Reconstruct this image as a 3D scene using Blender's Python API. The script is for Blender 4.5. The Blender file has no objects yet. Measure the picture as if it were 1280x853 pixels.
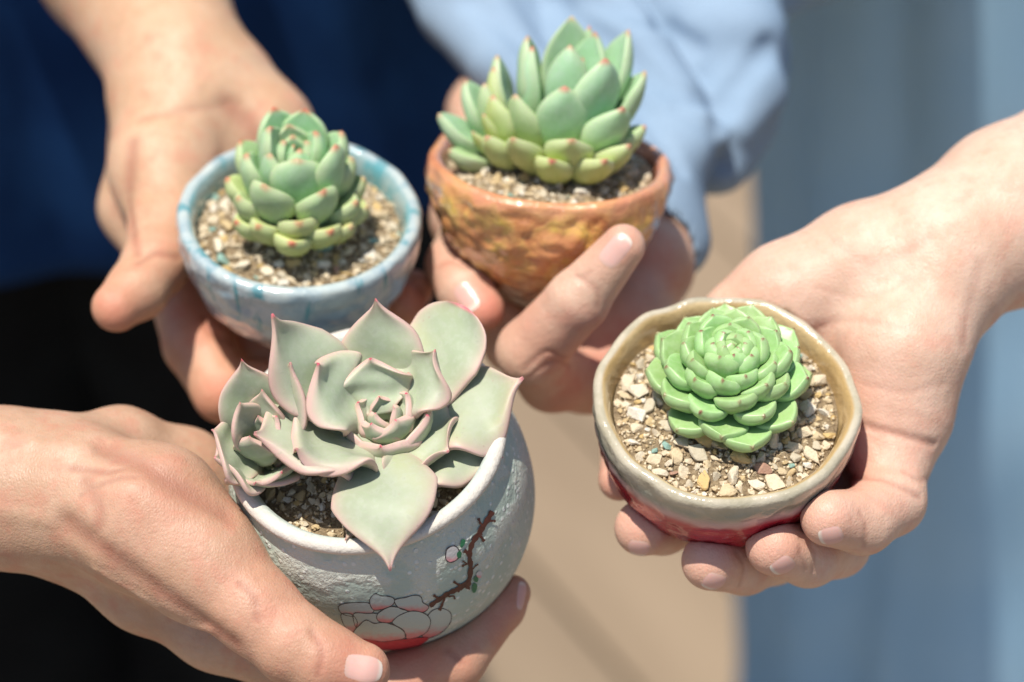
import bpy, math, random
import numpy as np
from mathutils import Vector, Matrix, noise as mnoise

random.seed(7)
rng = np.random.default_rng(7)
SC = bpy.context.scene
COL = SC.collection
R = math.radians
CM = 0.01

# ------------------------------------------------------------------ camera, sky, sun, exposure
CAM_H = 160.0                      # eye height, cm
PITCH = 42.0                       # degrees below the horizon
FOCAL, SENSOR = 85.0, 36.0
PW, PH = 1280.0, 853.0
FPX = FOCAL / SENSOR * PW
c_, s_ = math.cos(R(PITCH)), math.sin(R(PITCH))
C_R = np.array([1.0, 0, 0]); C_U = np.array([0, s_, c_]); C_F = np.array([0, c_, -s_])
C_O = np.array([0, 0, CAM_H])

cam = bpy.data.cameras.new('camera')
cam.lens = FOCAL; cam.sensor_width = SENSOR; cam.clip_start = 0.02; cam.clip_end = 500
cam.dof.use_dof = True; cam.dof.focus_distance = 0.755; cam.dof.aperture_fstop = 4.8
camo = bpy.data.objects.new('camera', cam); COL.objects.link(camo)
camo.location = C_O * CM
camo.rotation_euler = (R(90 - PITCH), 0, 0)
SC.camera = camo

SUN_EL, SUN_AZ = 78.0, -102.0         # azimuth measured from +Y (behind the hands) towards +X
world = bpy.data.worlds.new('World'); SC.world = world; world.use_nodes = True
wn = world.node_tree.nodes; wl = world.node_tree.links
sky = wn.new('ShaderNodeTexSky'); sky.sky_type = 'NISHITA'; sky.sun_disc = False
sky.sun_elevation = R(SUN_EL); sky.sun_rotation = R(SUN_AZ)
wl.new(sky.outputs[0], wn['Background'].inputs[0]); wn['Background'].inputs[1].default_value = 0.095

sl = bpy.data.lights.new('sun', 'SUN'); sl.energy = 4.4; sl.angle = R(0.5); sl.color = (1.0, 0.95, 0.86)
sun = bpy.data.objects.new('sun', sl); COL.objects.link(sun)
sdir = Vector((math.sin(R(SUN_AZ)) * math.cos(R(SUN_EL)), math.cos(R(SUN_AZ)) * math.cos(R(SUN_EL)), math.sin(R(SUN_EL))))
sun.rotation_euler = sdir.to_track_quat('Z', 'Y').to_euler(); sun.location = (0, 2, 4)

vs = SC.view_settings
vs.view_transform = 'Standard'; vs.look = 'None'; vs.gamma = 1; vs.use_curve_mapping = False
vs.exposure = 0.38
SC.render.engine = 'CYCLES'
SC.cycles.use_denoising = True
SC.cycles.max_bounces = 8

# ------------------------------------------------------------------ helpers
def P(px, py, d):
    """point (cm) that stands d cm deep under photo pixel px, py"""
    return C_O + C_F * d + C_R * ((px - PW / 2) / FPX * d) - C_U * ((py - PH / 2) / FPX * d)

def ray(px, py):
    v = P(px, py, 1.0) - C_O
    return v / np.linalg.norm(v)

def nrm(v):
    v = np.asarray(v, float); return v / (np.linalg.norm(v) + 1e-12)

def mk_mesh(name, verts, faces, attrs=None, smooth=True):
    me = bpy.data.meshes.new(name)
    verts = np.asarray(verts, np.float64) * CM
    if isinstance(faces, np.ndarray):
        n, k = faces.shape
        me.vertices.add(len(verts)); me.vertices.foreach_set('co', verts.ravel())
        me.loops.add(n * k); me.loops.foreach_set('vertex_index', faces.ravel().astype(np.int32))
        me.polygons.add(n); me.polygons.foreach_set('loop_start', np.arange(0, n * k, k, dtype=np.int32))
        me.update(calc_edges=True)
    else:
        me.from_pydata([tuple(v) for v in verts], [], faces); me.update()
    if smooth:
        me.polygons.foreach_set('use_smooth', np.ones(len(me.polygons), bool))
    for k, a in (attrs or {}).items():
        at = me.attributes.new(k, 'FLOAT', 'POINT'); at.data.foreach_set('value', np.asarray(a, np.float32))
    return me

def link(name, me, mat=None, parent=None, loc=(0, 0, 0)):
    o = bpy.data.objects.new(name, me); COL.objects.link(o)
    if mat is not None and me is not None and len(me.materials) == 0: me.materials.append(mat)
    o.parent = parent
    o.location = np.asarray(loc, float) * CM
    return o

def tag(o, label=None, cat=None, group=None, kind=None):
    if label: o['label'] = label
    if cat: o['category'] = cat
    if group: o['group'] = group
    if kind: o['kind'] = kind
    return o

def empty(name, loc=(0, 0, 0), frame=None):
    o = bpy.data.objects.new(name, None); COL.objects.link(o)
    o.empty_display_size = 0.02
    M = Matrix.Identity(4)
    if frame is not None:
        for i in range(3):
            for j in range(3): M[i][j] = frame[i, j]
    for i in range(3): M[i][3] = loc[i] * CM
    o.matrix_world = M
    return o

def interp(u, pts):
    xs = [p[0] for p in pts]; ys = [p[1] for p in pts]
    u = np.asarray(u, float)
    i = np.clip(np.searchsorted(xs, u) - 1, 0, len(xs) - 2)
    xs = np.array(xs); ys = np.array(ys)
    m = np.gradient(ys, xs)
    h = xs[i + 1] - xs[i]; t = np.clip((u - xs[i]) / h, 0, 1)
    return ((2*t**3 - 3*t**2 + 1) * ys[i] + (t**3 - 2*t**2 + t) * h * m[i] + (-2*t**3 + 3*t**2) * ys[i+1] + (t**3 - t**2) * h * m[i+1])

def hnoise(p, sc, seed=0.0):
    return np.array([mnoise.noise(Vector((x * sc + seed, y * sc - seed, z * sc + 2 * seed))) for x, y, z in p])

# ------------------------------------------------------------------ materials
def mat(name):
    m = bpy.data.materials.new(name); m.use_nodes = True
    return m, m.node_tree.nodes, m.node_tree.links, m.node_tree.nodes['Principled BSDF']

class NT:
    """tiny node helper"""
    def __init__(s, name):
        s.m, s.n, s.l, s.b = mat(name)
        s.tc = s.n.new('ShaderNodeTexCoord')
    def set(s, sock, v):
        if hasattr(v, 'node'): s.l.new(v, sock)
        else:
            try: sock.default_value = v
            except Exception: sock.default_value = (v, v, v, 1)
    def obj(s): return s.tc.outputs['Object']
    def noise(s, scale, detail=3, rough=.5, vec=None, dist=0):
        n = s.n.new('ShaderNodeTexNoise'); n.inputs['Scale'].default_value = scale
        n.inputs['Detail'].default_value = detail; n.inputs['Roughness'].default_value = rough; n.inputs['Distortion'].default_value = dist
        s.l.new(vec or s.obj(), n.inputs['Vector']); return n.outputs['Fac']
    def voro(s, scale, feature='F1', vec=None, rand=1, out='Distance'):
        n = s.n.new('ShaderNodeTexVoronoi'); n.feature = feature; n.inputs['Scale'].default_value = scale
        n.inputs['Randomness'].default_value = rand
        s.l.new(vec or s.obj(), n.inputs['Vector']); return n.outputs[out]
    def scale_vec(s, x, y, z):
        n = s.n.new('ShaderNodeVectorMath'); n.operation = 'MULTIPLY'; s.l.new(s.obj(), n.inputs[0]); n.inputs[1].default_value = (x, y, z)
        return n.outputs[0]
    def attr(s, name):
        n = s.n.new('ShaderNodeAttribute'); n.attribute_name = name; return n.outputs['Fac']
    def ramp(s, fac, stops, interp='LINEAR'):
        n = s.n.new('ShaderNodeValToRGB'); s.set(n.inputs[0], fac); cr = n.color_ramp; cr.interpolation = interp
        while len(cr.elements) < len(stops): cr.elements.new(0.5)
        for e, (p, c) in zip(cr.elements, stops):
            e.position = p; e.color = (*c, 1) if not isinstance(c, (int, float)) else (c, c, c, 1)
        return n.outputs[0]
    def mix(s, fac, a, b, mode='MIX'):
        n = s.n.new('ShaderNodeMix'); n.data_type = 'RGBA'; n.blend_type = mode
        s.set(n.inputs[0], fac)
        for k, v in ((6, a), (7, b)):
            if isinstance(v, tuple): n.inputs[k].default_value = (*v, 1) if len(v) == 3 else v
            else: s.set(n.inputs[k], v)
        return n.outputs[2]
    def math(s, op, a, b=0.0, clamp=False):
        n = s.n.new('ShaderNodeMath'); n.operation = op; n.use_clamp = clamp
        s.set(n.inputs[0], a); s.set(n.inputs[1], b); return n.outputs[0]
    def mrange(s, v, a, b, c=0, d=1):
        n = s.n.new('ShaderNodeMapRange'); n.interpolation_type = 'SMOOTHSTEP'; s.set(n.inputs[0], v)
        n.inputs[1].default_value = a; n.inputs[2].default_value = b; n.inputs[3].default_value = c; n.inputs[4].default_value = d
        return n.outputs[0]
    def bump(s, h, strength, dist, prev=None):
        n = s.n.new('ShaderNodeBump'); n.inputs['Strength'].default_value = strength; n.inputs['Distance'].default_value = dist
        s.l.new(h, n.inputs['Height'])
        if prev is not None: s.l.new(prev, n.inputs['Normal'])
        return n.outputs[0]
    def done(s, color, rough=.5, normal=None, sss=0, radius=(1, .4, .2), sscale=.003, spec=.5, coat=0, sheen=0):
        b = s.b
        if isinstance(color, tuple): b.inputs['Base Color'].default_value = (*color, 1)
        else: s.l.new(color, b.inputs['Base Color'])
        s.set(b.inputs['Roughness'], rough)
        if normal is not None: s.l.new(normal, b.inputs['Normal'])
        b.inputs['Subsurface Weight'].default_value = sss
        b.inputs['Subsurface Radius'].default_value = radius; b.inputs['Subsurface Scale'].default_value = sscale
        b.inputs['Specular IOR Level'].default_value = spec
        b.inputs['Coat Weight'].default_value = coat; b.inputs['Coat Roughness'].default_value = .05
        b.inputs['Sheen Weight'].default_value = sheen
        return s.m

def skin_mat(name, light, mid, red, vein=False):
    t = NT(name)
    n1 = t.noise(48, 5, .65); n2 = t.noise(300, 4, .65); n3 = t.noise(26, 2, .5); n4 = t.noise(110, 3, .6)
    c = t.mix(t.mrange(n1, .36, .66), mid, light)
    c = t.mix(t.math('MULTIPLY', t.mrange(n4, .46, .70), .38), c, red)
    c = t.mix(t.math('MULTIPLY', t.mrange(n2, .52, .75), .30), c, tuple(x * .80 for x in mid))
    fl = t.math('MULTIPLY', t.attr('flush'), t.math('ADD', .55, t.math('MULTIPLY', n3, .8)), clamp=True)
    c = t.mix(t.math('MULTIPLY', fl, .9), c, red)
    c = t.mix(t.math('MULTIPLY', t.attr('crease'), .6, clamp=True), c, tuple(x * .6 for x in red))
    v1 = t.voro(1000, 'DISTANCE_TO_EDGE', vec=t.scale_vec(1, .6, .8)); w = t.noise(480, 4, .7)
    nb = t.bump(t.noise(90, 4, .6), .20, .0028)
    nb = t.bump(w, .26, .0010, nb)
    nb = t.bump(v1, .28, .0006, nb)
    ro = t.mrange(n4, .3, .7, .44, .62)
    return t.done(c, ro, nb, sss=.16, radius=(1, .32, .16), sscale=.0040, spec=.45)

M = {}
M['skin_pale'] = skin_mat('skin_pale', (.68, .475, .36), (.61, .40, .29), (.62, .27, .19))
M['skin_mid'] = skin_mat('skin_mid', (.54, .345, .235), (.465, .28, .18), (.51, .19, .125))
M['skin_warm'] = skin_mat('skin_warm', (.59, .38, .245), (.52, .315, .19), (.57, .20, .125))
M['skin_rose'] = skin_mat('skin_rose', (.63, .42, .305), (.56, .35, .25), (.60, .225, .155))
def nail_mat():
    t = NT('nail'); a = t.attr('along')
    c = t.mix(t.mrange(a, .78, .92), (.66, .39, .33), (.72, .60, .51))
    c = t.mix(t.mrange(a, .0, .22, 1, 0), c, (.62, .43, .35))
    c = t.mix(t.math('MULTIPLY', t.attr('edge'), .7), c, (.40, .19, .13))
    return t.done(c, .30, None, sss=.15, sscale=.002, spec=.5)
M['nail'] = nail_mat()

def leaf_mat(name, c1, c2, edge, tip, edge_amt, tip_start, rough=.5, old=None, bloom=None):
    t = NT(name)
    n1 = t.noise(60, 3, .55); n2 = t.noise(420, 3, .6)
    al, ed = t.attr('along'), t.attr('edge')
    oi = t.n.new('ShaderNodeObjectInfo')
    c = t.mix(t.mrange(n1, .3, .7), c1, c2)
    if name == 'leaf_wavy': c = t.mix(t.mrange(t.noise(38, 2), .5, .72, 0, .45), c, (.44, .47, .22))
    if bloom: c = t.mix(t.math('MULTIPLY', t.mrange(n2, .42, .7), .35), c, bloom)
    if old is not None:
        c = t.mix(t.math('MULTIPLY', t.attr('age'), t.math('ADD', .55, t.math('MULTIPLY', n1, .6)), clamp=True), c, old)
    hs = t.n.new('ShaderNodeHueSaturation'); t.l.new(c, hs.inputs['Color'])
    t.l.new(t.math('ADD', .488, t.math('MULTIPLY', oi.outputs['Random'], .024)), hs.inputs['Hue'])
    t.l.new(t.math('ADD', .88, t.math('MULTIPLY', oi.outputs['Random'], .22)), hs.inputs['Value'])
    c = hs.outputs[0]
    c = t.mix(t.math('MULTIPLY', t.math('MULTIPLY', ed, t.math('ADD', .6, n1)), edge_amt, clamp=True), c, edge)
    sp = t.math('MULTIPLY', t.mrange(t.voro(260), .05, .13, 1, 0), t.mrange(t.noise(45, 2), .50, .62))
    c = t.mix(t.math('MULTIPLY', sp, .5), c, tuple(x * .62 for x in edge))
    c = t.mix(t.math('MULTIPLY', t.mrange(n2, .60, .74), .25), c, tuple(x * .7 for x in c1))
    tr = t.math('ADD', .45, t.math('MULTIPLY', oi.outputs['Random'], .55))
    c = t.mix(t.math('MULTIPLY', t.mrange(al, tip_start, min(tip_start + .12, .995)), tr), c, tip)
    nb = t.bump(n2, .10, .0006); nb = t.bump(t.noise(110, 2), .15, .0015, nb)
    return t.done(c, rough, nb, sss=.18, radius=(.5, 1, .35), sscale=.003, spec=.38)
M['leaf_cup'] = leaf_mat('leaf_cup', (.29, .49, .26), (.37, .55, .33), (.52, .56, .32), (.50, .12, .07), .5, .935, .5, old=(.52, .52, .16), bloom=(.46, .59, .44))
M['leaf_agave'] = leaf_mat('leaf_agave', (.29, .50, .27), (.36, .56, .35), (.52, .56, .35), (.48, .14, .10), .5, .94, .48, old=(.54, .54, .13), bloom=(.46, .60, .46))
M['leaf_rose'] = leaf_mat('leaf_rose', (.25, .43, .15), (.34, .515, .21), (.47, .62, .32), (.22, .06, .05), .28, .955, .36, old=(.28, .44, .14), bloom=(.45, .60, .34))
M['leaf_wavy'] = leaf_mat('leaf_wavy', (.33, .385, .255), (.40, .445, .315), (.61, .41, .35), (.56, .06, .12), .95, .962, .52, old=(.34, .32, .18), bloom=(.46, .49, .385))

def pebble_mat():
    t = NT('pebble'); oi = t.n.new('ShaderNodeObjectInfo')
    base = t.ramp(oi.outputs['Random'], [(0, (.72, .63, .48)), (.16, (.62, .49, .31)), (.30, (.78, .72, .61)), (.42, (.58, .43, .23)), (.54, (.70, .58, .41)), (.66, (.60, .42, .18)), (.76, (.54, .47, .35)), (.84, (.68, .57, .41)), (.95, (.26, .44, .38)), (.975, (.42, .24, .17))], 'CONSTANT')
    n = t.noise(500, 4, .65)
    c = t.mix(t.mrange(n, .40, .75, 0, .45), base, (.42, .33, .21))
    return t.done(c, .85, t.bump(n, .5, .0012), spec=.3)
M['pebble'] = pebble_mat()
def soil_mat():
    t = NT('soil'); n = t.noise(700, 4, .7); v = t.voro(900, out='Color')
    c = t.ramp(n, [(.3, (.17, .12, .075)), (.5, (.34, .25, .15)), (.72, (.52, .41, .26))])
    return t.done(c, .95, t.bump(n, .9, .003), spec=.2)
M['soil'] = soil_mat()
def grit_mat():
    t = NT('grit'); v = t.noise(330, 1, .5)
    c = t.ramp(v, [(.3, (.30, .21, .12)), (.42, (.55, .42, .26)), (.52, (.72, .62, .46)), (.62, (.44, .32, .17)), (.72, (.66, .56, .42))])
    return t.done(c, .9, None, spec=.25)
M['grit'] = grit_mat()

# pots: attribute h = height under the rim (0 rim, 1 base), inner = 1 inside, ang = angle
def pot_blue():
    t = NT('glaze_blue'); h, inn = t.attr('h'), t.attr('inner')
    vv = t.scale_vec(1, 1, .22)
    st = t.noise(130, 4, .6, vec=vv, dist=.6); n = t.noise(70, 5, .65); n2 = t.noise(30, 3)
    c = t.mix(t.mrange(n, .40, .62), (.40, .48, .49), (.25, .35, .41))
    c = t.mix(t.mrange(st, .54, .64), c, (.06, .26, .31))
    c = t.mix(t.math('MULTIPLY', t.mrange(n2, .52, .68), t.mrange(h, .1, .35)), c, (.12, .20, .30))
    c = t.mix(t.math('MULTIPLY', t.mrange(n2, .30, .46, 1, 0), t.mrange(h, .1, .5)), c, (.42, .42, .41))
    c = t.mix(t.mrange(h, .55, .85), c, (.56, .42, .36))
    c = t.mix(t.math('MULTIPLY', t.mrange(h, .0, .08, 1, 0), t.mrange(st, .3, .6, 1, .2)), c, (.50, .55, .52))
    c = t.mix(inn, c, t.mix(t.mrange(st, .45, .65), (.30, .42, .42), (.12, .36, .40)))
    return t.done(c, .16, t.bump(t.noise(55, 3, .5), .5, .004, t.bump(n, .3, .003)), spec=.5, coat=.6)
def pot_orange():
    t = NT('glaze_orange'); h, inn = t.attr('h'), t.attr('inner')
    n = t.noise(75, 6, .68, dist=.8); n2 = t.noise(45, 4, .6); n3 = t.noise(200, 4, .7)
    c = t.ramp(n, [(.28, (.36, .11, .04)), (.42, (.66, .27, .09)), (.52, (.78, .42, .13)), (.62, (.74, .49, .10)), (.75, (.82, .56, .26))])
    c = t.mix(t.math('MULTIPLY', t.mrange(n2, .48, .64), .7), c, (.60, .22, .10))
    c = t.mix(t.mrange(n3, .54, .66, 0, .35), c, (.26, .07, .03))
    c = t.mix(t.mrange(h, .0, .2, .75, 0), c, (.64, .26, .14))
    c = t.mix(t.mrange(h, .62, .95), c, t.mix(n, (.26, .20, .15), (.46, .34, .22)))
    c = t.mix(inn, c, (.46, .17, .09))
    rock = t.voro(52, 'SMOOTH_F1')
    nb = t.bump(rock, .6, .009); nb = t.bump(n, .6, .003, nb)
    return t.done(c, .14, nb, spec=.6, coat=1)
def pot_red():
    t = NT('glaze_red'); h, inn = t.attr('h'), t.attr('inner')
    n = t.noise(80, 5, .6); n2 = t.noise(35, 3); n3 = t.noise(240, 4, .6)
    hh = t.math('ADD', h, t.math('MULTIPLY', t.math('SUBTRACT', n2, .5), .22))
    cream = t.mix(t.mrange(n, .4, .62), (.40, .355, .25), (.50, .44, .33))
    c = t.mix(t.mrange(hh, .05, .17), cream, t.mix(n, (.22, .23, .185), (.34, .33, .26)))
    c = t.mix(t.mrange(hh, .16, .27), c, t.mix(n, (.48, .25, .24), (.60, .42, .40)))
    c = t.mix(t.mrange(hh, .25, .36), c, (.45, .012, .03))
    c = t.mix(t.math('MULTIPLY', t.mrange(n, .60, .68), t.mrange(h, .35, .5, 0, .55)), c, (.72, .50, .50))
    c = t.mix(t.mrange(n3, .66, .74, 0, .6), c, (.36, .34, .24))
    c = t.mix(inn, c, t.mix(t.mrange(n2, .4, .6), (.46, .31, .14), (.56, .42, .23)))
    return t.done(c, .2, t.bump(n3, .25, .0010, t.bump(n, .5, .0028)), spec=.5, coat=.6)
def pot_grey():
    t = NT('glaze_celadon'); h = t.attr('h')
    n = t.noise(40, 3); vd = t.voro(300); big = t.noise(60, 4, .6); fine = t.noise(700, 4, .65)
    rgh = t.mrange(big, .46, .60)
    c = t.mix(t.mrange(n, .35, .65), (.375, .45, .385), (.44, .505, .435))
    dots = t.math('MULTIPLY', t.mrange(vd, .16, .30, 1, 0), t.mrange(big, .34, .46))
    c = t.mix(t.math('MULTIPLY', dots, .85), c, (.68, .70, .66))
    c = t.mix(t.math('MULTIPLY', rgh, .55), c, (.64, .62, .54))
    nb = t.bump(dots, .35, .0012)
    nb = t.bump(t.math('MULTIPLY', fine, rgh), .5, .0018, nb)
    nb = t.bump(t.noise(260, 3, .6), .30, .0018, nb)
    return t.done(c, .55, nb, spec=.45)
def pot_rim_white():
    t = NT('rim_white'); n = t.noise(600, 4, .6); n2 = t.noise(70, 3); inn = t.attr('inner')
    c = t.mix(t.mrange(n2, .4, .65), (.58, .53, .46), (.64, .59, .52))
    c = t.mix(t.mrange(n, .60, .68, 0, .5), c, (.45, .36, .28))
    c = t.mix(inn, c, (.50, .55, .50))
    return t.done(c, .6, t.bump(n, .5, .001), spec=.4)
M['pot_blue'], M['pot_orange'], M['pot_red'], M['pot_grey'], M['rim_white'] = pot_blue(), pot_orange(), pot_red(), pot_grey(), pot_rim_white()

def paint_mat(name, c1, c2=None, rough=.45):
    t = NT(name); n = t.noise(500, 3, .6)
    if c2:
        a = t.attr('along'); c = t.mix(t.mrange(t.math('ADD', a, t.math('MULTIPLY', t.math('SUBTRACT', n, .5), .5)), .50, 1.0), c1, c2)
    else: c = t.mix(t.mrange(n, .4, .7), c1, tuple(x * .75 for x in c1))
    return t.done(c, rough, t.bump(t.noise(300, 3, .6), .25, .0012))
M['petal_paint'] = paint_mat('petal_paint', (.40, .46, .43), (.58, .16, .16))
M['red_paint'] = paint_mat('red_paint', (.48, .03, .04))
M['line_paint'] = paint_mat('line_paint', (.045, .035, .04))
M['brown_paint'] = paint_mat('brown_paint', (.085, .022, .015))
M['bud_paint'] = paint_mat('bud_paint', (.50, .48, .47), (.60, .22, .24))
M['green_paint'] = paint_mat('green_paint', (.02, .16, .07))

def cloth_mat(name, c1, c2, scale=900):
    t = NT(name); n = t.noise(14, 3); w = t.noise(scale, 2, .6)
    c = t.mix(t.mrange(n, .35, .65), c1, c2)
    c = t.mix(t.mrange(w, .35, .7, 0, .3), c, tuple(x * .7 for x in c1))
    return t.done(c, .9, t.bump(w, .3, .001), spec=.1)
M['navy'] = cloth_mat('navy_cloth', (.006, .030, .11), (.012, .055, .18))
M['black'] = cloth_mat('black_cloth', (.004, .005, .006), (.007, .009, .010))
M['pale_blue'] = cloth_mat('pale_blue_cloth', (.24, .335, .45), (.28, .375, .49))
M['dress_blue'] = cloth_mat('dress_blue_cloth', (.36, .58, .77), (.40, .62, .80))
def floor_mat(name, k):
    t = NT(name); oi = t.n.new('ShaderNodeObjectInfo')
    g = t.noise(9, 4, .6, vec=t.scale_vec(1, .12, 1)); f = t.noise(90, 3, .6)
    c = t.mix(t.mrange(g, .3, .7), (.22 * k, .16 * k, .105 * k), (.29 * k, .215 * k, .145 * k))
    hs = t.n.new('ShaderNodeHueSaturation'); t.l.new(c, hs.inputs['Color'])
    t.l.new(t.math('ADD', .82, t.math('MULTIPLY', oi.outputs['Random'], .36)), hs.inputs['Value'])
    return t.done(hs.outputs[0], .8, t.bump(f, .3, .002), spec=.25)
M['plank'] = floor_mat('deck_wood', 1.0)
M['ground'] = floor_mat('ground_tan', .8)

# ------------------------------------------------------------------ the setting: ground and deck planks
gme = mk_mesh('ground', [(-6000, -6000, -4), (6000, -6000, -4), (6000, 6000, -4), (-6000, 6000, -4)], [(0, 1, 2, 3)])
ground = tag(link('ground', gme, M['ground']), kind='structure')
deck = tag(empty('deck', (0, 150, 0)), kind='structure')
def box_mesh(name, sx, sy, sz, bev=.3):
    x, y = sx / 2, sy / 2
    v = [(-x, -y, -sz), (x, -y, -sz), (x, y, -sz), (-x, y, -sz), (-x, -y, -bev), (x, -y, -bev), (x, y, -bev), (-x, y, -bev),
         (-x + bev, -y + bev, 0), (x - bev, -y + bev, 0), (x - bev, y - bev, 0), (-x + bev, y - bev, 0)]
    f = [(3, 2, 1, 0)] + [(i, (i + 1) % 4, 4 + (i + 1) % 4, 4 + i) for i in range(4)] + [(4 + i, 4 + (i + 1) % 4, 8 + (i + 1) % 4, 8 + i) for i in range(4)] + [(8, 9, 10, 11)]
    return mk_mesh(name, v, f, smooth=False)
pm = box_mesh('plank', 13.6, 420, 3.5)
for i in range(30):
    o = link('plank', pm, M['plank'], deck)
    a = R(33)
    k = (i - 14.5) * 14.2
    o.location = Vector((math.cos(a) * k, math.sin(a) * k, 0)) * CM
    o.rotation_euler = (0, 0, a)

# ------------------------------------------------------------------ pots
def frame_from(tilt, lean):
    """local x to the right, y away from the camera, z up; tilt: top towards camera, lean: top to the left in the picture"""
    Rx = Matrix.Rotation(R(tilt), 3, 'X')
    ax = Vector((0, -math.cos(R(PITCH)), math.sin(R(PITCH))))   # view axis
    Rl = Matrix.Rotation(R(lean), 3, ax)
    return np.array(Rl @ Rx)

class Pot: pass
POTS = {}
def make_pot(key, cpx, cpy, depth, tilt, lean, prof_out, prof_in, matl, label, wob=0.0, rim_wob=0.0, rough=0.0, split=None, seg=144):
    p = Pot(); p.F = frame_from(tilt, lean); p.O = P(cpx, cpy, depth); p.out = np.array(prof_out, float)
    p.prof_in = prof_in
    zb = prof_out[-1][1]; p.base = p.O + p.F @ np.array([0, 0, zb])
    prof = [(r, z, 0) for r, z in reversed(prof_out)] + [(r, z, 1) for r, z in prof_in]
    # resample by arc length with hermite smoothing
    pts = np.array([q[:2] for q in prof]); dd = np.r_[0, np.cumsum(np.linalg.norm(np.diff(pts, axis=0), axis=1))]
    n = 84; s = np.linspace(0, dd[-1], n)
    rr = interp(s, list(zip(dd, pts[:, 0]))); zz = interp(s, list(zip(dd, pts[:, 1])))
    kin = int(np.argmax(s >= dd[len(prof_out) - 1])) if True else 0
    p.dense = np.c_[rr, zz][:kin + 1][::-1][::2]
    th = np.linspace(0, 2 * np.pi, seg, endpoint=False)
    V = np.zeros((n, seg, 3)); H = np.zeros((n, seg)); I = np.zeros((n, seg))
    seed = hash(key) % 97
    seed = sum(map(ord, key)) % 97
    w1 = np.array([mnoise.noise(Vector((math.cos(a) * .9 + seed, math.sin(a) * .9, 3.1))) for a in th])
    w2 = np.array([mnoise.noise(Vector((math.cos(a) * 3.2 + seed, math.sin(a) * 3.2, 1.7))) for a in th])
    for i in range(n):
        up = math.exp(-((zz[i]) / 1.0) ** 2)
        r = rr[i] * (1 + wob * w1) + rim_wob * up * w2
        z = zz[i] + rim_wob * .7 * up * w2 + wob * 2.2 * up * w1
        V[i, :, 0] = r * np.cos(th); V[i, :, 1] = r * np.sin(th); V[i, :, 2] = z
        H[i] = np.clip(-zz[i] / -zb, 0, 1); I[i] = 1 if i > kin + 1 else 0
    if rough:
        for i in range(n):
            if i > kin + 2: break
            q = V[i]; nn = hnoise(q, .9, seed) * .45 + hnoise(q, 2.3, seed) * .55
            amt = rough * min(1, max(0, -zz[i] / .6))
            rad = q.copy(); rad[:, 2] = 0; rad /= (np.linalg.norm(rad, axis=1)[:, None] + 1e-9)
            V[i] += rad * (nn * amt)[:, None]
    idx = np.arange(n * seg).reshape(n, seg)
    F4 = np.stack([idx[:-1], np.roll(idx[:-1], -1, 1), np.roll(idx[1:], -1, 1), idx[1:]], -1)
    off = np.array([0, 0, -zb])
    e = empty(key, p.base, p.F)
    tag(e, label, 'flower pot')
    p.e = e; p.zb = zb
    def part(nm, i0, i1, m, capped=False):
        v = V[i0:i1 + 1].reshape(-1, 3) + off; f = F4[:i1 - i0].reshape(-1, 4)
        at = {'h': H[i0:i1 + 1].ravel(), 'inner': I[i0:i1 + 1].ravel()}
        me = mk_mesh(nm, v, f, at)
        return link(nm, me, m, e)
    if split is None: part('bowl', 0, n - 1, matl)
    else:
        ks = int(np.argmin(np.abs(s - dd[len(prof_out) - 1 - split])))
        part('bowl', 0, ks, matl); part('rim', ks, n - 1, M['rim_white'])
    # base disc
    a = np.linspace(0, 2 * np.pi, 48, endpoint=False); r0 = prof_out[-1][0] * (1 - .02)
    vb = np.c_[r0 * np.cos(a), r0 * np.sin(a), np.full(48, .05)]
    link('foot', mk_mesh('foot', vb, [tuple(reversed(range(48)))], {'h': np.ones(48), 'inner': np.zeros(48)}, False), matl, e)
    POTS[key] = p
    return p

def to_local(p, X): return (np.asarray(X) - p.O) @ p.F
def to_world(p, X): return np.asarray(X) @ p.F.T + p.O

def pot_sdf(p, dense=False):
    po = p.dense if dense else p.out
    prof = np.vstack([[0, po[0, 1]], po, [0, po[-1, 1]]])
    def f(X):
        L = to_local(p, X); q = np.stack([np.hypot(L[:, 0], L[:, 1]), L[:, 2]], 1)
        d = np.full(len(q), 1e9); ins = np.zeros(len(q), bool)
        for a, b in zip(prof[:-1], prof[1:]):
            ab = b - a; t = np.clip(((q - a) @ ab) / (ab @ ab + 1e-12), 0, 1)
            d = np.minimum(d, np.linalg.norm(q - a - t[:, None] * ab, axis=1))
            c = (a[1] > q[:, 1]) != (b[1] > q[:, 1])
            with np.errstate(divide='ignore', invalid='ignore'):
                xc = a[0] + (q[:, 1] - a[1]) / (b[1] - a[1] + 1e-12) * ab[0]
            ins ^= c & (q[:, 0] < xc)
        return np.where(ins, -d, d)
    return f

blue = make_pot('blue_pot', 374, 264, 83.5, 2, -4,
    [(4.0, .0), (4.17, -.08), (4.24, -.3), (4.2, -.9), (4.02, -1.8), (3.6, -2.9), (3.0, -3.8), (2.4, -4.3), (2.1, -4.6)],
    [(3.82, -.04), (3.66, -.3), (3.55, -.9), (3.2, -2.0)], M['pot_blue'],
    'round blue glazed pot with streaked rim, held by the hand at upper left', wob=.012, rim_wob=.08, rough=.13)
orange = make_pot('orange_pot', 688, 196, 84.5, -15, -4,
    [(4.02, 0), (4.2, -.1), (4.28, -.35), (4.26, -1.0), (4.02, -2.0), (3.45, -3.1), (2.7, -4.1), (2.1, -4.8), (1.75, -5.1)],
    [(3.86, -.05), (3.7, -.3), (3.6, -.8), (3.2, -2)], M['pot_orange'],
    'rough orange and yellow mottled pot held up in front of the pale blue sleeve', wob=.014, rim_wob=.07, rough=.24)
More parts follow.
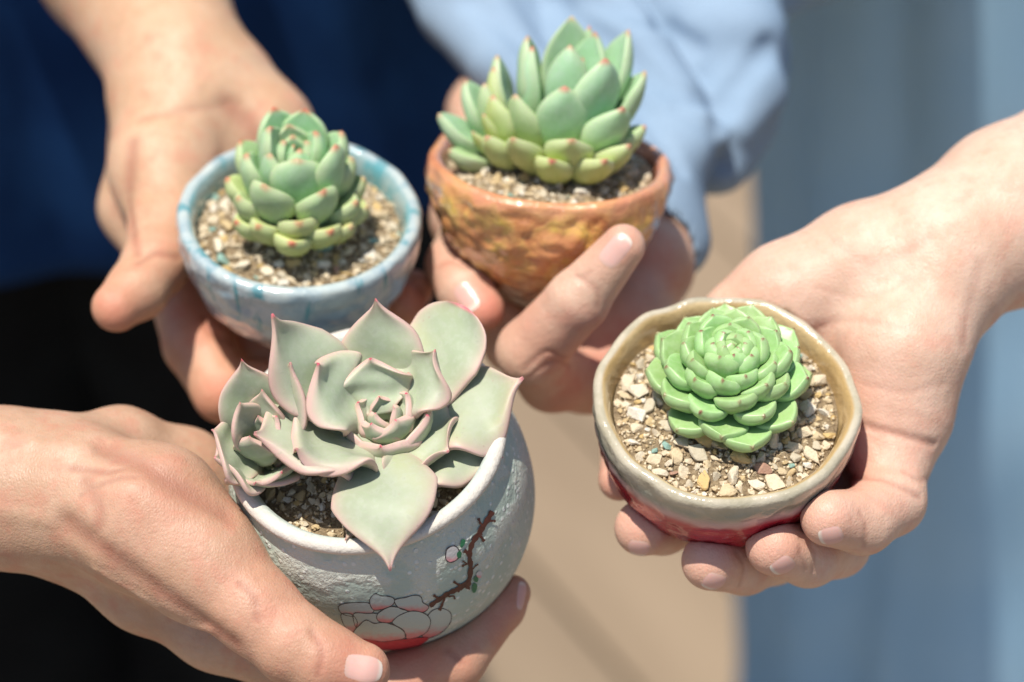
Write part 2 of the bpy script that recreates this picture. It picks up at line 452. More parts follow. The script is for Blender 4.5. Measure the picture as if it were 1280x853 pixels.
red = make_pot('red_pot', 909, 496, 77.5, 9.5, 0,
    [(4.12, 0), (4.22, -.08), (4.27, -.3), (4.24, -.9), (4.14, -1.6), (3.92, -2.5), (3.5, -3.4), (2.9, -4.1), (2.55, -4.4)],
    [(3.93, -.03), (3.80, -.2), (3.66, -.7), (3.2, -2)], M['pot_red'],
    'shallow cream and red glazed bowl resting on the open palm at right', wob=.018, rim_wob=.16, rough=.10)
grey = make_pot('grey_green_pot', 457, 540, 77.0, 8, 11,
    [(4.38, 0), (4.52, -.12), (4.5, -.34), (4.36, -.46), (4.38, -.62), (4.55, -1.0), (4.82, -1.8), (4.97, -2.9), (4.98, -3.9), (4.8, -4.9), (4.35, -6.0), (3.6, -7.0), (2.9, -7.5), (2.5, -7.7)],
    [(4.1, -.03), (3.94, -.25), (3.9, -.8), (4.1, -2)], M['pot_grey'],
    'big round grey green pot with white lip and painted peony branch', wob=.004, rim_wob=.02, split=3)

# ------------------------------------------------------------------ painted flower on the grey green pot
gsdf = pot_sdf(grey, True)
def march(f, px, py, t0=60, t1=110):
    d = ray(px, py); o = C_O; t = t0
    for _ in range(120):
        v = float(f((o + d * t)[None])[0])
        if v < .003: return o + d * t
        t += v * .8
        if t > t1: return None
    return o + d * t
def march_many(f, pix, t0=62, t1=112):
    D = np.array([ray(*q) for q in pix]); t = np.full(len(D), float(t0)); bt, bv = t.copy(), np.full(len(D), 1e9)
    for _ in range(72):
        v = f(C_O + D * t[:, None]); k = np.abs(v) < bv; bt[k] = t[k]; bv[k] = np.abs(v)[k]
        t = np.minimum(t + np.where(v > .002, v * .85, 0), t1)
    X = C_O + D * bt[:, None]
    if (bv > .01).any():                      # rays that just miss: nearest point of the surface
        m = bv > .01
        for _ in range(6): X[m] = X[m] - grad(f, X[m]) * f(X[m])[:, None]
    return X
def grad(f, X, e=.02):
    X = np.asarray(X); g = np.stack([f(X + np.eye(3)[i] * e) - f(X - np.eye(3)[i] * e) for i in range(3)], 1)
    return g / (np.linalg.norm(g, axis=1)[:, None] + 1e-9)
Z = lambda q: (400 + q[0] / 4.063, 620 + q[1] / 4.063)
def on_pot(p, X): return to_local(p, X) - np.array([0, 0, p.zb])
def smooth_closed(pts, n=4):
    pts = np.array(pts, float); out = []
    for i in range(len(pts)):
        p0, p1, p2, p3 = pts[i - 1], pts[i], pts[(i + 1) % len(pts)], pts[(i + 2) % len(pts)]
        for k in range(n):
            t = k / n
            out.append(.5 * ((2 * p1) + (-p0 + p2) * t + (2 * p0 - 5 * p1 + 4 * p2 - p3) * t * t + (-p0 + 3 * p1 - 3 * p2 + p3) * t ** 3))
    return np.array(out)
def smooth_open(pts, n=5):
    pts = np.array(pts, float); pts = np.vstack([2 * pts[0] - pts[1], pts, 2 * pts[-1] - pts[-2]]); out = []
    for i in range(1, len(pts) - 2):
        p0, p1, p2, p3 = pts[i - 1:i + 3]
        for k in range(n):
            t = k / n
            out.append(.5 * ((2 * p1) + (-p0 + p2) * t + (2 * p0 - 5 * p1 + 4 * p2 - p3) * t * t + (-p0 + 3 * p1 - 3 * p2 + p3) * t ** 3))
    out.append(pts[-2]); return np.array(out)
def decal(name, poly, m, off, parent, smooth=True):
    b = smooth_closed(poly) if smooth else np.array(poly, float)
    c = b.mean(0); n = len(b); rings = [1, .66, .33]
    pts = np.vstack([c + (b - c) * k for k in rings] + [c[None]])
    X = march_many(gsdf, [Z(q) for q in pts]); X = X + grad(gsdf, X) * off
    f = []
    for r in range(2):
        for i in range(n): f.append((r * n + i, r * n + (i + 1) % n, (r + 1) * n + (i + 1) % n, (r + 1) * n + i))
    for i in range(n): f.append((2 * n + i, 2 * n + (i + 1) % n, 3 * n))
    y = pts[:, 1]; al = (y - y.min()) / (y.max() - y.min())
    return link(name, mk_mesh(name, on_pot(grey, X), f, {'along': al}), m, parent)
def stroke(name, pts, w0, w1, m, off, parent, closed=False, curve=True):
    b = (smooth_closed(pts) if closed else smooth_open(pts)) if curve else np.array(pts, float)
    if closed: b = np.vstack([b, b[:1]])
    t = np.gradient(b, axis=0); t /= (np.linalg.norm(t, axis=1)[:, None] + 1e-9); nn = np.c_[-t[:, 1], t[:, 0]]
    w = np.linspace(w0, w1, len(b))[:, None] / 2
    w = w * (1 + .25 * np.sin(np.arange(len(b)) * 1.7)[:, None])
    pts2 = np.vstack([b + nn * w, b - nn * w])
    X = march_many(gsdf, [Z(q) for q in pts2]); X = X + grad(gsdf, X) * off
    n = len(b); f = [(i, i + 1, n + i + 1, n + i) for i in range(n - 1)]
    return link(name, mk_mesh(name, on_pot(grey, X), f, {'along': np.zeros(len(X))}), m, parent)

petals = [
    [(560, 590), (610, 570), (660, 590), (662, 640), (620, 690), (560, 720), (520, 715), (530, 650)],
    [(95, 562), (130, 545), (200, 540), (250, 545), (275, 580), (240, 605), (160, 610), (110, 595)],
    [(110, 598), (160, 600), (190, 640), (168, 692), (130, 665), (112, 630)],
    [(170, 598), (230, 595), (300, 600), (310, 640), (230, 650), (185, 668)],
    [(255, 520), (280, 495), (310, 505), (345, 508), (375, 520), (372, 548), (330, 570), (275, 578), (255, 550)],
    [(378, 528), (430, 515), (480, 503), (512, 512), (522, 540), (552, 562), (520, 590), (450, 582), (400, 566)],
    [(328, 572), (370, 560), (430, 575), (452, 597), (400, 622), (350, 642), (298, 634), (290, 602)],
    [(170, 692), (200, 655), (235, 628), (275, 645), (320, 640), (370, 652), (420, 680), (432, 718), (350, 735), (250, 738), (190, 722)],
    [(368, 634), (410, 600), (470, 582), (530, 595), (560, 630), (545, 682), (500, 712), (440, 722), (425, 680), (380, 652)],
]
for i, q in enumerate(petals):
    pe = decal('painted_petal', q, M['petal_paint'], .010 + .0022 * i, grey.e)
    stroke('petal_outline', q, 3.8, 3.8, M['line_paint'], .0125 + .0022 * i, pe, closed=True)
decal('painted_petal', [(215, 722), (300, 738), (430, 724), (548, 716), (510, 752), (425, 787), (330, 782), (258, 756)], M['red_paint'], .033, grey.e)
br = stroke('painted_branch', [(872, 78), (845, 125), (802, 190), (768, 245), (756, 300), (762, 360), (750, 435), (700, 470), (655, 490), (605, 522), (556, 557)], 26, 20, M['brown_paint'], .036, grey.e)
for q, w in (([(800, 112), (812, 140), (828, 160)], 13), ([(888, 127), (866, 126), (840, 132)], 12), ([(830, 230), (812, 205), (790, 205)], 15), ([(820, 190), (805, 196), (785, 215)], 14), ([(718, 356), (740, 345), (762, 340)], 9),
             ([(722, 328), (738, 338), (752, 345)], 7), ([(730, 275), (745, 285), (762, 285)], 22), ([(676, 432), (700, 447), (735, 450)], 12), ([(800, 345), (788, 352), (770, 372)], 8), ([(682, 522), (676, 505), (650, 508), (655, 492)], 9),
             ([(604, 578), (618, 548), (632, 512)], 15), ([(690, 480), (712, 455), (745, 440)], 26), ([(575, 500), (595, 515), (620, 520)], 13), ([(745, 470), (755, 440), (758, 410)], 22)):
    stroke('painted_twig', q, w, w * .6, M['brown_paint'], .040, br)
bd = decal('painted_bud', [(635, 300), (645, 265), (680, 252), (703, 275), (698, 315), (665, 335), (640, 325)], M['bud_paint'], .036, grey.e)
stroke('bud_outline', [(635, 300), (645, 265), (680, 252), (703, 275), (698, 315), (665, 335), (640, 325)], 5, 5, M['line_paint'], .039, bd, closed=True)
decal('painted_leaf', [(708, 250), (718, 220), (734, 222), (730, 245), (715, 262)], M['green_paint'], .043, grey.e)
decal('painted_leaf', [(692, 290), (706, 276), (716, 290), (710, 312), (696, 312)], M['green_paint'], .043, grey.e)
decal('painted_bud', [(790, 392), (806, 378), (820, 390), (812, 412), (796, 410)], M['bud_paint'], .043, grey.e)
decal('painted_leaf', [(768, 470), (776, 440), (795, 450), (788, 482), (774, 488)], M['green_paint'], .043, grey.e)
decal('painted_leaf', [(776, 425), (786, 405), (800, 415), (794, 435)], M['green_paint'], .043, grey.e)

# ------------------------------------------------------------------ gravel and soil
def ico(sub):
    import bmesh
    bm = bmesh.new(); bmesh.ops.create_icosphere(bm, subdivisions=sub, radius=1)
    v = np.array([x.co[:] for x in bm.verts]); f = np.array([[y.index for y in x.verts] for x in bm.faces]); bm.free(); return v, f
import bmesh
PEB = []
for k in range(16):
    bm = bmesh.new(); d = rng.normal(size=(13, 3)); d /= np.linalg.norm(d, axis=1)[:, None]
    d *= rng.uniform(.72, 1.12, (13, 1)) * np.array([1.1, rng.uniform(.65, 1), rng.uniform(.5, .8)])
    for q in d: bm.verts.new(q * CM)
    r_ = bmesh.ops.convex_hull(bm, input=bm.verts)
    bmesh.ops.bevel(bm, geom=list(bm.edges), offset=.07 * CM, segments=1, affect='EDGES')
    me = bpy.data.meshes.new('pebble'); bm.to_mesh(me); bm.free(); me.materials.append(M['pebble']); PEB.append(me)

def make_soil(p, rad, z0, mound, n_big, smin, smax, label, sect=None, name='potting_gravel', grit_n=1500):
    e = empty(name, p.base, p.F); tag(e, label, 'gravel')
    off = np.array([0, 0, -p.zb])
    hfun = lambda x, y: z0 + mound * (1 - (x * x + y * y) / rad ** 2) + .08 * mnoise.noise(Vector((x * 1.3, y * 1.3, p.O[0])))
    nr, na = 22, 72; v = [(0, 0, hfun(0, 0))]
    for i in range(1, nr + 1):
        for j in range(na):
            r = rad * i / nr; a = 2 * math.pi * j / na; x, y = r * math.cos(a), r * math.sin(a)
            v.append((x, y, hfun(x, y) + .05 * mnoise.noise(Vector((x * 4, y * 4, 1)))))
    f = [(0, 1 + j, 1 + (j + 1) % na) for j in range(na)]
    for i in range(nr - 1):
        for j in range(na): f.append((1 + i * na + j, 1 + i * na + (j + 1) % na, 1 + (i + 1) * na + (j + 1) % na, 1 + (i + 1) * na + j))
    link('soil', mk_mesh('soil', np.array(v) + off, f), M['soil'], e)
    # grit: too small to count
    gv, gf = [], []
    tv = np.array([(0, 0, 1), (.94, 0, -.33), (-.47, .82, -.33), (-.47, -.82, -.33), (0, 0, -.8)])
    tf = np.array([(0, 1, 2), (0, 2, 3), (0, 3, 1), (4, 2, 1), (4, 3, 2), (4, 1, 3)])
    for k in range(grit_n):
        a = rng.uniform(0, 2 * math.pi); r = rad * math.sqrt(rng.uniform(0, 1)) * .985; s = rng.uniform(.05, .13)
        x, y = r * math.cos(a), r * math.sin(a)
        q = np.array(Matrix.Rotation(rng.uniform(0, 6), 3, Vector(nrm(rng.normal(size=3)))))
        gf.append(tf + len(gv) * 5); gv.append((tv * rng.uniform(.6, 1.2, (5, 3))) @ q.T * s + np.array([x, y, hfun(x, y) + s * .4]) + off)
    g = link('grit', mk_mesh('grit', np.vstack(gv), np.vstack(gf), smooth=False), M['grit'], e); g['kind'] = 'stuff'
    placed = []; tries = 0
    while len(placed) < n_big and tries < 9000:
        tries += 1
        a = rng.uniform(0, 2 * math.pi); r = rad * math.sqrt(rng.uniform(.06, 1)); s = rng.uniform(.72 * smax, 1.15 * smax) if len(placed) < n_big * .22 else rng.uniform(smin, .7 * smax)
        x, y = r * math.cos(a), r * math.sin(a)
        if r + s * .8 > rad: continue
        if sect and not sect(x, y): continue
        if any((x - q[0]) ** 2 + (y - q[1]) ** 2 < (.58 * (s + q[2])) ** 2 for q in placed): continue
        placed.append((x, y, s))
        o = link('pebble', PEB[rng.integers(len(PEB))], None, e, np.array([x, y, hfun(x, y) + s * rng.uniform(.05, .4)]) + off)
        o.scale = (s, s, s); o.rotation_euler = (rng.uniform(-.5, .5), rng.uniform(-.5, .5), rng.uniform(0, 6.3))
    return e
make_soil(blue, 3.56, -.95, .45, 240, .14, .34, 'tan gravel filling the blue pot around the cup shaped succulent')
make_soil(orange, 3.62, -.45, .3, 240, .14, .28, 'fine cream gravel filling the orange pot')
make_soil(red, 3.62, -.8, .35, 290, .13, .44, 'coarse cream and ochre gravel filling the cream and red bowl')
make_soil(grey, 3.92, -1.1, .3, 170, .15, .28, 'dark shaded gravel showing between the wavy leaves and white lip', sect=lambda x, y: y < 1.2)

# ------------------------------------------------------------------ succulents
SHAPES = {
    'spoon': [(0, .26), (.2, .46), (.42, .80), (.62, 1), (.78, .94), (.9, .62), (.955, .26), (.975, .13), (1, .02)],
    'point': [(0, .28), (.2, .50), (.4, .83), (.56, 1), (.72, .93), (.86, .62), (.94, .30), (.975, .14), (1, .02)],
    'rose': [(0, .38), (.2, .55), (.45, .86), (.64, 1), (.78, .93), (.87, .70), (.93, .38), (.96, .13), (1, .012)],
    'wavy': [(0, .34), (.14, .54), (.28, .80), (.40, .96), (.52, 1), (.62, .94), (.71, .79), (.79, .57), (.855, .35), (.91, .17), (.955, .07), (1, .012)],
    'blunt': [(0, .34), (.14, .52), (.28, .74), (.42, .88), (.58, .98), (.72, 1), (.84, .90), (.93, .66), (.98, .36), (1, .12)],
    'petal': [(0, .5), (.2, .7), (.45, .95), (.62, 1), (.78, .85), (.9, .5), (.96, .2), (1, .02)],
}
def leaf(parent, p, base, tip, W, T, shape, m, bow=-.12, cup=.10, roll=0, wave=0, wf=1.35, wph=0, rollback=0, age=0, nu=22, nv=22, up=None, inward=None, belly=.75, off=None, keel=0, seed=None, tipc=0, blunt=.75, topk=.25):
    base = np.array(base, float); tip = np.array(tip, float)
    ch = tip - base; L = np.linalg.norm(ch); t0 = ch / L
    up = np.array([0, 0, 1.0]) if up is None else np.array(up, float)
    n0 = up - (up @ t0) * t0
    if np.linalg.norm(n0) < .25:
        rd = np.array([tip[0], tip[1], 0]) if inward is None else -np.array(inward, float)
        n0 = n0 + -.5 * nrm(rd - (rd @ t0) * t0)
    n0 = nrm(n0)
    if roll: n0 = np.array(Matrix.Rotation(R(roll), 3, Vector(t0)) @ Vector(n0))
    S = np.cross(t0, n0); S = S / np.linalg.norm(S)
    u = np.linspace(0, 1, nu) ** .92
    C = base + ch * .5 + n0 * bow * L
    B = ((1 - u) ** 2)[:, None] * base + (2 * u * (1 - u))[:, None] * C + (u ** 2)[:, None] * tip
    B = B + n0 * (tipc * L * np.clip((u - .68) / .32, 0, 1) ** 2)[:, None]
    D = (2 * (1 - u))[:, None] * (C - base) + (2 * u)[:, None] * (tip - C); D /= np.linalg.norm(D, axis=1)[:, None]
    N = np.cross(S, D)
    w = W * np.maximum(interp(u, SHAPES[shape]), .012)
    th = T * interp(u, [(0, .85), (.35, 1), (.7, .85), (.9, .5), (.97, .25), (1, .04)])
    ph = np.linspace(0, 2 * np.pi, nv, endpoint=False)
    s = np.sign(np.cos(ph)) * np.abs(np.cos(ph)) ** .8; k = np.sin(ph)
    V = np.zeros((nu, nv, 3)); E = np.zeros((nu, nv)); A = np.repeat(u[:, None], nv, 1)
    r0 = rng.uniform(0, 6.28)
    for i in range(nu):
        hw = w[i] / 2
        thick = np.where(k > 0, topk, belly) * th[i] * np.sign(k) * np.abs(k) ** blunt
        env = math.sin(math.pi * min(1, u[i] * 1.02)) ** .7
        x = s * hw
        nz = cup * w[i] * s ** 2 + thick - keel * th[i] * (1 - np.abs(s)) * (k < 0)
        if wave:
            ph1 = 2 * math.pi * wf * u[i] + wph
            lf = np.where(s > 0, math.sin(ph1), math.sin(ph1 * .9 + 1.9))
            nz = nz + wave * env * lf * np.abs(s) ** 2.2
            x = x * (1 - .05 * env * np.abs(lf) * np.abs(s))
        if rollback:
            e = np.clip((np.abs(s) - .62) / .38, 0, 1)
            nz = nz - rollback * env * e ** 2; x = x - np.sign(s) * rollback * .35 * env * e ** 2
        jit = .012 * W * np.sin(5 * u[i] * 3.1 + r0 + 3 * s)
        V[i] = B[i] + np.outer(x, S) + np.outer(nz + jit, N[i])
        E[i] = np.exp(-(hw * (1 - np.abs(s))) / (.058 * W + .008)) * (1 if True else 0)
    idx = np.arange(nu * nv).reshape(nu, nv)
    f = np.stack([idx[:-1], idx[1:], np.roll(idx[1:], -1, 1), np.roll(idx[:-1], -1, 1)], -1).reshape(-1, 4)
    ff = [tuple(q) for q in f] + [tuple(idx[0]), tuple(reversed(idx[-1]))]
    vv = V.reshape(-1, 3) - base
    me = mk_mesh('leaf', vv, ff, {'along': A.ravel(), 'edge': E.ravel(), 'age': np.full(nu * nv, age)})
    return link('leaf', me, m, parent, base - (off if off is not None else 0))

def px_local(p, px, py, y):
    """point of the pot's own frame with local y, seen under photo pixel px, py"""
    o = to_local(p, C_O); d = ray(px, py) @ p.F
    t = (y - o[1]) / d[1]; return o + d * t

def new_plant(p, z, label, cat='succulent', name='succulent'):
    off = np.array([0, 0, z]); e = empty(name, p.O + p.F @ off, p.F); tag(e, label, cat); return e, off

# cup shaped rosette in the blue pot --------------------------------
e1, off1 = new_plant(blue, -.5, 'cup shaped green succulent with blunt upright leaves in the blue pot')
L1 = [  # tip x, tip y, local y, width, base height, age
    (343, 134, 1.15, 1.75, 1.0, 0), (382, 136, 1.25, 1.9, 1.0, 0), (427, 164, .9, 1.6, .8, 0), (362, 156, .55, 1.75, 1.5, 0),
    (394, 164, .25, 1.4, 1.5, 0), (338, 158, .1, 1.5, 1.3, 0), (308, 192, -.35, 1.5, .9, .1), (338, 192, -.55, 1.4, 1.4, 0),
    (372, 198, -1.0, 2.05, 1.0, 0), (419, 181, -.45, 1.75, 1.0, .05), (440, 196, .3, 1.5, .6, .2), (300, 175, .75, 1.4, .5, .3),
    (331, 231, -1.65, 1.85, .55, .2), (404, 238, -1.55, 1.75, .55, .25), (297, 246, -1.25, 1.3, .35, .45), (446, 252, -.95, 1.4, .35, .5),
    (283, 222, -.4, 1.2, .25, .7), (461, 258, -.45, 1.2, .2, .75), (456, 222, .3, 1.2, .3, .5), (374, 278, -2.2, 1.55, .2, .75), (414, 289, -2.0, 1.5, .1, .85),
    (322, 282, -2.0, 1.3, .1, .85), (294, 277, -1.5, 1.2, .05, .8), (365, 304, -2.55, 1.45, -.05, 1.0), (440, 283, -1.4, 1.2, .05, .9),
    (356, 176, .12, 1.15, 2.0, 0), (374, 186, -.2, 1.15, 2.0, 0), (366, 170, .3, 1.1, 2.0, 0), (382, 176, .1, 1.1, 2.0, 0), (368, 181, .0, .7, 2.4, 0)]
for (x, y, yl, w, zb, ag) in L1:
    yl = yl * 1.12 if y > 225 else yl
    t = px_local(blue, x, y, yl); ctr = np.array([-.12, 0, -.5])
    d = t - ctr; d[2] = 0
    b = ctr + nrm(d) * (.45 if zb < 1.2 else .2) + np.array([0, 0, zb * .45])
    leaf(e1, blue, b, t, w * .92, .66 if w > 1 else .3, 'spoon', M['leaf_cup'], topk=.38, bow=-.09, cup=.12, roll=rng.uniform(-8, 8), age=ag, off=off1, inward=-d, belly=.85)

# tall rosette in the orange pot -------------------------------------
e2, off2 = new_plant(orange, -.35, 'large green succulent with pointed upright leaves in the orange pot')
L2 = [
    (715, 20, 1.5, 2.1, 1.0, 0, .3), (737, 32, 1.7, 1.0, 1.2, 0, .3), (744, 40, .95, 2.0, 1.3, 0, .3), (786, 37, .9, 2.1, 1.0, 0, .3),
    (713, 56, -.3, 1.75, 1.3, 0, .3), (757, 73, -1.35, 2.5, 1.0, 0, .3), (660, 45, .5, 1.85, .9, .1, .1), (666, 58, .1, 1.3, 1.0, .05, 0), (807, 89, -.1, 2.0, .8, .05, .3),
    (706, 108, -2.0, 2.05, .6, .05, .2), (779, 134, -1.9, 2.0, .55, .1, .4), (644, 118, -1.3, 1.75, .6, .35, .0), (728, 72, .25, .9, 2.0, 0, .3),
    (807, 157, -.6, 1.4, .3, .4, .4), (715, 174, -3.0, 1.85, .25, .7, .3), (690, 200, -3.2, 1.6, .0, 1.0, .2), (757, 200, -3.1, 1.6, .0, .9, .4),
    (640, 172, -2.7, 1.4, .15, .8, .0), (788, 181, -2.1, 1.4, .15, .7, .5),
    (548, 142, -.5, 1.6, .2, .0, -1.4), (582, 99, .5, 1.6, .4, .05, -1.3), (622, 69, .5, 1.75, .7, .15, -.9), (618, 84, .1, 1.25, .7, .7, -.9), (616, 119, -.9, 1.6, .5, .75, -.8),
    (604, 142, -1.1, .8, .4, .95, -1.0), (608, 170, -1.9, 1.3, .2, .75, -.9), (560, 188, -1.4, 1.0, .0, .3, -1.2), (606, 104, -.3, 1.0, .5, .3, -1.2), (590, 164, -1.2, .7, .3, .95, -1.2)]
for (x, y, yl, w, zb, ag, bx) in L2:
    t = px_local(orange, x, y, yl); ctr = np.array([.2 + bx, .1, -.4]); d = t - ctr; d[2] = 0
    b = ctr + nrm(d) * (.4 if zb < 1.2 else .2) + np.array([0, 0, zb * .5])
    leaf(e2, orange, b, t, w * .92, .62 if w > .9 else .35, 'point', M['leaf_agave'], topk=.38, bow=-.10, cup=.12, roll=rng.uniform(-8, 8), age=ag, off=off2, inward=-d, belly=.8)

# globe rosette in the red bowl ---------------------------------------
e3, off3 = new_plant(red, -.45, 'compact bright green rosette succulent with dark leaf tips in the red bowl')
N3 = 50
for i in range(N3):
    f = i / (N3 - 1)                     # 0 centre, 1 outermost
    az = i * 2.39996 + .4
    el = 104 - 93 * f ** .55 + rng.uniform(-6, 6)
    Lf = (.66 + 1.76 * f ** .55) * rng.uniform(.94, 1.06)
    w = .58 + 1.10 * f ** .5
    zb = 1.65 - 1.45 * f ** .9
    rb = .05 + .42 * min(1, f * 1.4)
    dirv = np.array([math.cos(az), math.sin(az), 0])
    ctr = np.array([.08, .45, -.30])
    b = ctr + dirv * rb + np.array([0, 0, zb])
    t = b + dirv * Lf * math.cos(R(el)) + np.array([0, 0, Lf * math.sin(R(el))])
    leaf(e3, red, b, t, w * rng.uniform(.93, 1.07), .44 + .12 * f, 'rose', M['leaf_rose'], bow=-.18, cup=.12, topk=.42, roll=rng.uniform(-16, 16), age=max(0, f - .75), off=off3, inward=-dirv, belly=.9, nu=24, nv=20)

# wavy rosette with a side rosette in the grey green pot ----------------
e4, off4 = new_plant(grey, -.9, 'sprawling pale grey green succulent with wavy pink edged leaves, front pot')
L4 = [  # tip x, y, local y, width, base height, wave, phase, rollback, roll, cup, bow
    (487, 712, -5.4, 3.5, .7, .06, .5, .10, 0, -.03, .30),
    (629, 576, -1.7, 3.7, .55, .20, 2, .16, 0, .04, .06),
    (432, 682, -4.2, 1.1, -.3, .05, 0, .05, 0, .1, .0),
    (315, 548, -1.2, 4.2, .8, .26, 1, .20, 0, .05, -.02),
    (584, 386, 3.0, 3.1, .4, .06, 0, .08, 0, .05, -.05),
    (471, 371, 2.6, 3.0, .5, .06, 2, .16, 0, .05, -.10),
    (333, 394, 1.5, 3.3, .6, .22, 3.4, .26, 0, .03, -.10),
    (656, 477, .3, 4.2, .8, .36, 4.0, .30, 0, .06, -.12),
    (367, 567, -2.0, 3.7, 1.0, .46, 1.2, .30, 0, .10, -.12),
    (562, 567, -1.9, 3.7, 1.1, .44, 4.6, .30, 0, .11, -.16),
    (393, 455, .5, 3.3, 1.2, .38, 2.5, .28, 0, .10, -.16),
    (547, 438, .9, 2.8, 1.3, .28, 4.5, .24, 0, .12, -.18),
    (463, 447, 1.1, 2.6, 1.4, .24, .5, .22, 0, .13, -.20),
    ]
c4 = px_local(grey, 482, 545, -.1); c4 = np.array([c4[0], c4[1], 0])
for (x, y, yl, w, zb, wv, wp, rb, rl, cu, bo) in L4:
    t = px_local(grey, x, y, yl); ctr = np.array([c4[0], c4[1], -.7]); d = t - ctr; d[2] = 0
    b = ctr + nrm(d) * (.35 if zb < 1.4 else .12) + np.array([0, 0, zb])
    leaf(e4, grey, b, t, w, .46 if w > 1.6 else .30, 'blunt' if y == 386 else 'wavy', M['leaf_wavy'], bow=bo, cup=cu, wave=wv * 1.3, wph=wp, rollback=rb, roll=rl, age=.9 if y == 682 else 0, off=off4, inward=-d, belly=.62, nu=36, nv=34, blunt=.5, tipc=-.02 if y > 700 else .05, wf=1.6)
ci = px_local(grey, 484, 528, -.15)
for (az, el, Lf, w, zo, T_) in [(-100, 50, 1.75, 2.1, 0, .42), (-25, 50, 1.75, 2.0, .05, .42), (48, 54, 1.8, 2.0, .1, .42), (118, 54, 1.8, 2.0, .1, .42), (190, 50, 1.7, 2.0, .05, .42),
                             (-65, 66, 1.35, 1.5, .35, .36), (15, 66, 1.4, 1.5, .35, .36), (88, 66, 1.4, 1.4, .4, .36), (160, 66, 1.35, 1.5, .35, .36), (235, 66, 1.3, 1.4, .35, .36),
                             (-20, 80, .95, .8, .6, .28), (100, 80, 1.0, .8, .6, .28), (220, 80, .95, .8, .6, .28)]:
    dv = np.array([math.cos(R(az)), math.sin(R(az)), 0]); b = np.array([ci[0], ci[1], ci[2] - .85 + zo]) + dv * .14; Lf *= 1.18
    t = b + dv * Lf * math.cos(R(el)) + np.array([0, 0, Lf * math.sin(R(el))])
    leaf(e4, grey, b, t, w * 1.2, T_ * 1.15, 'wavy', M['leaf_wavy'], bow=-.22, cup=.20, wave=.05, wph=az, rollback=.12 if w > 1 else .03, off=off4, inward=-dv, belly=.7, nu=26, nv=28, blunt=.5)
S4 = [(302, 449, .9, 1.8, .2, .08), (363, 453, .6, 1.7, .4, .08), (265, 537, -.3, 2.1, .4, .12), (268, 571, -1.0, 2.1, .2, .12), (318, 604, -1.9, 1.9, .1, .08), (345, 470, .9, 1.6, .2, .08),
      (300, 503, -.2, 1.2, .8, .05), (327, 487, .3, 1.1, .8, .05), (345, 520, -.4, 1.2, .8, .04), (312, 545, -.9, 1.2, .7, .05), (352, 590, -1.9, 1.4, .1, .05), (322, 520, -.2, .5, 1.1, 0)]
cs = px_local(grey, 328, 560, -.5)
for (x, y, yl, w, zb, wv) in S4:
    t = px_local(grey, x, y, yl); ctr = np.array([cs[0], cs[1], -.4]); d = t - ctr; d[2] = 0
    b = ctr + nrm(d) * .15 + np.array([0, 0, zb])
    leaf(e4, grey, b, t, w * 1.35, .34, 'wavy', M['leaf_wavy'], bow=-.06, cup=.07, wave=wv * 1.6, wph=x * .1, rollback=.08, off=off4, inward=-d, belly=.62, nu=28, nv=28, blunt=.5)
stv = [];
def stem(p, e, ctr, z0, z1, r, off, m):
    a = np.linspace(0, 2 * np.pi, 14, endpoint=False); v = []
    for k, z in enumerate(np.linspace(z0, z1, 5)):
        rr = r * (1 - .12 * k); v += [(ctr[0] + rr * math.cos(q), ctr[1] + rr * math.sin(q), z) for q in a]
    f = [(i * 14 + j, i * 14 + (j + 1) % 14, (i + 1) * 14 + (j + 1) % 14, (i + 1) * 14 + j) for i in range(4) for j in range(14)] + [tuple(range(56, 70))]
    link('stem', mk_mesh('stem', np.array(v) - off, f, {'along': np.zeros(70), 'edge': np.zeros(70), 'age': np.ones(70)}), m, e)
stem(blue, e1, (-.12, 0), -.9, .9, .55, off1, M['leaf_cup']); stem(orange, e2, (.4, .1), -.7, .8, .55, off2, M['leaf_agave'])
stem(red, e3, (.08, .15), -.8, 1.5, .5, off3, M['leaf_rose']); stem(grey, e4, (c4[0], c4[1]), -1.2, .4, .4, off4, M['leaf_wavy']); stem(grey, e4, (cs[0], cs[1]), -1.2, .3, .25, off4, M['leaf_wavy'])

# ------------------------------------------------------------------ bodies: smooth blended limbs turned into one skin
def smin(a, b, k):
    h = np.clip(.5 + .5 * (b - a) / k, 0, 1)
    return b * (1 - h) + a * h - k * h * (1 - h)
def seg_d(X, a, b, ra, rb):
    ab = b - a; t = np.clip(((X - a) @ ab) / (ab @ ab + 1e-9), 0, 1)
    return np.linalg.norm(X - a - t[:, None] * ab, axis=1) - (ra + (rb - ra) * t)
def J(q): return np.array(P(q[0], q[1], q[2])), q[3]
def chain_d(X, ch, k):
    d = None
    for q0, q1 in zip(ch[:-1], ch[1:]):
        (a, ra), (b, rb) = J(q0), J(q1)
        e = seg_d(X, a, b, ra, rb); d = e if d is None else smin(d, e, k)
    return d
def limb_sdf(palm, fingers, kp=.9, kf=.25, kj=.55, sub=None, extra=None):
    def f(X):
        d = None
        for ch in palm:
            e = chain_d(X, ch, kp); d = e if d is None else smin(d, e, kp)
        out = d if d is not None else np.full(len(X), 1e3)
        for fg in fingers:
            e = chain_d(X, fg, kf)
            if d is not None: e = smin(e, d, kj)
            out = smin(out, e, .05)
        if extra is not None: out = extra(X, out)
        if sub is not None:
            for s in sub: out = -smin(-out, s(X) - .01, .06) if True else out
        return out
    return f
def joints(palm, fingers): return [J(q) for ch in palm + fingers for q in ch]

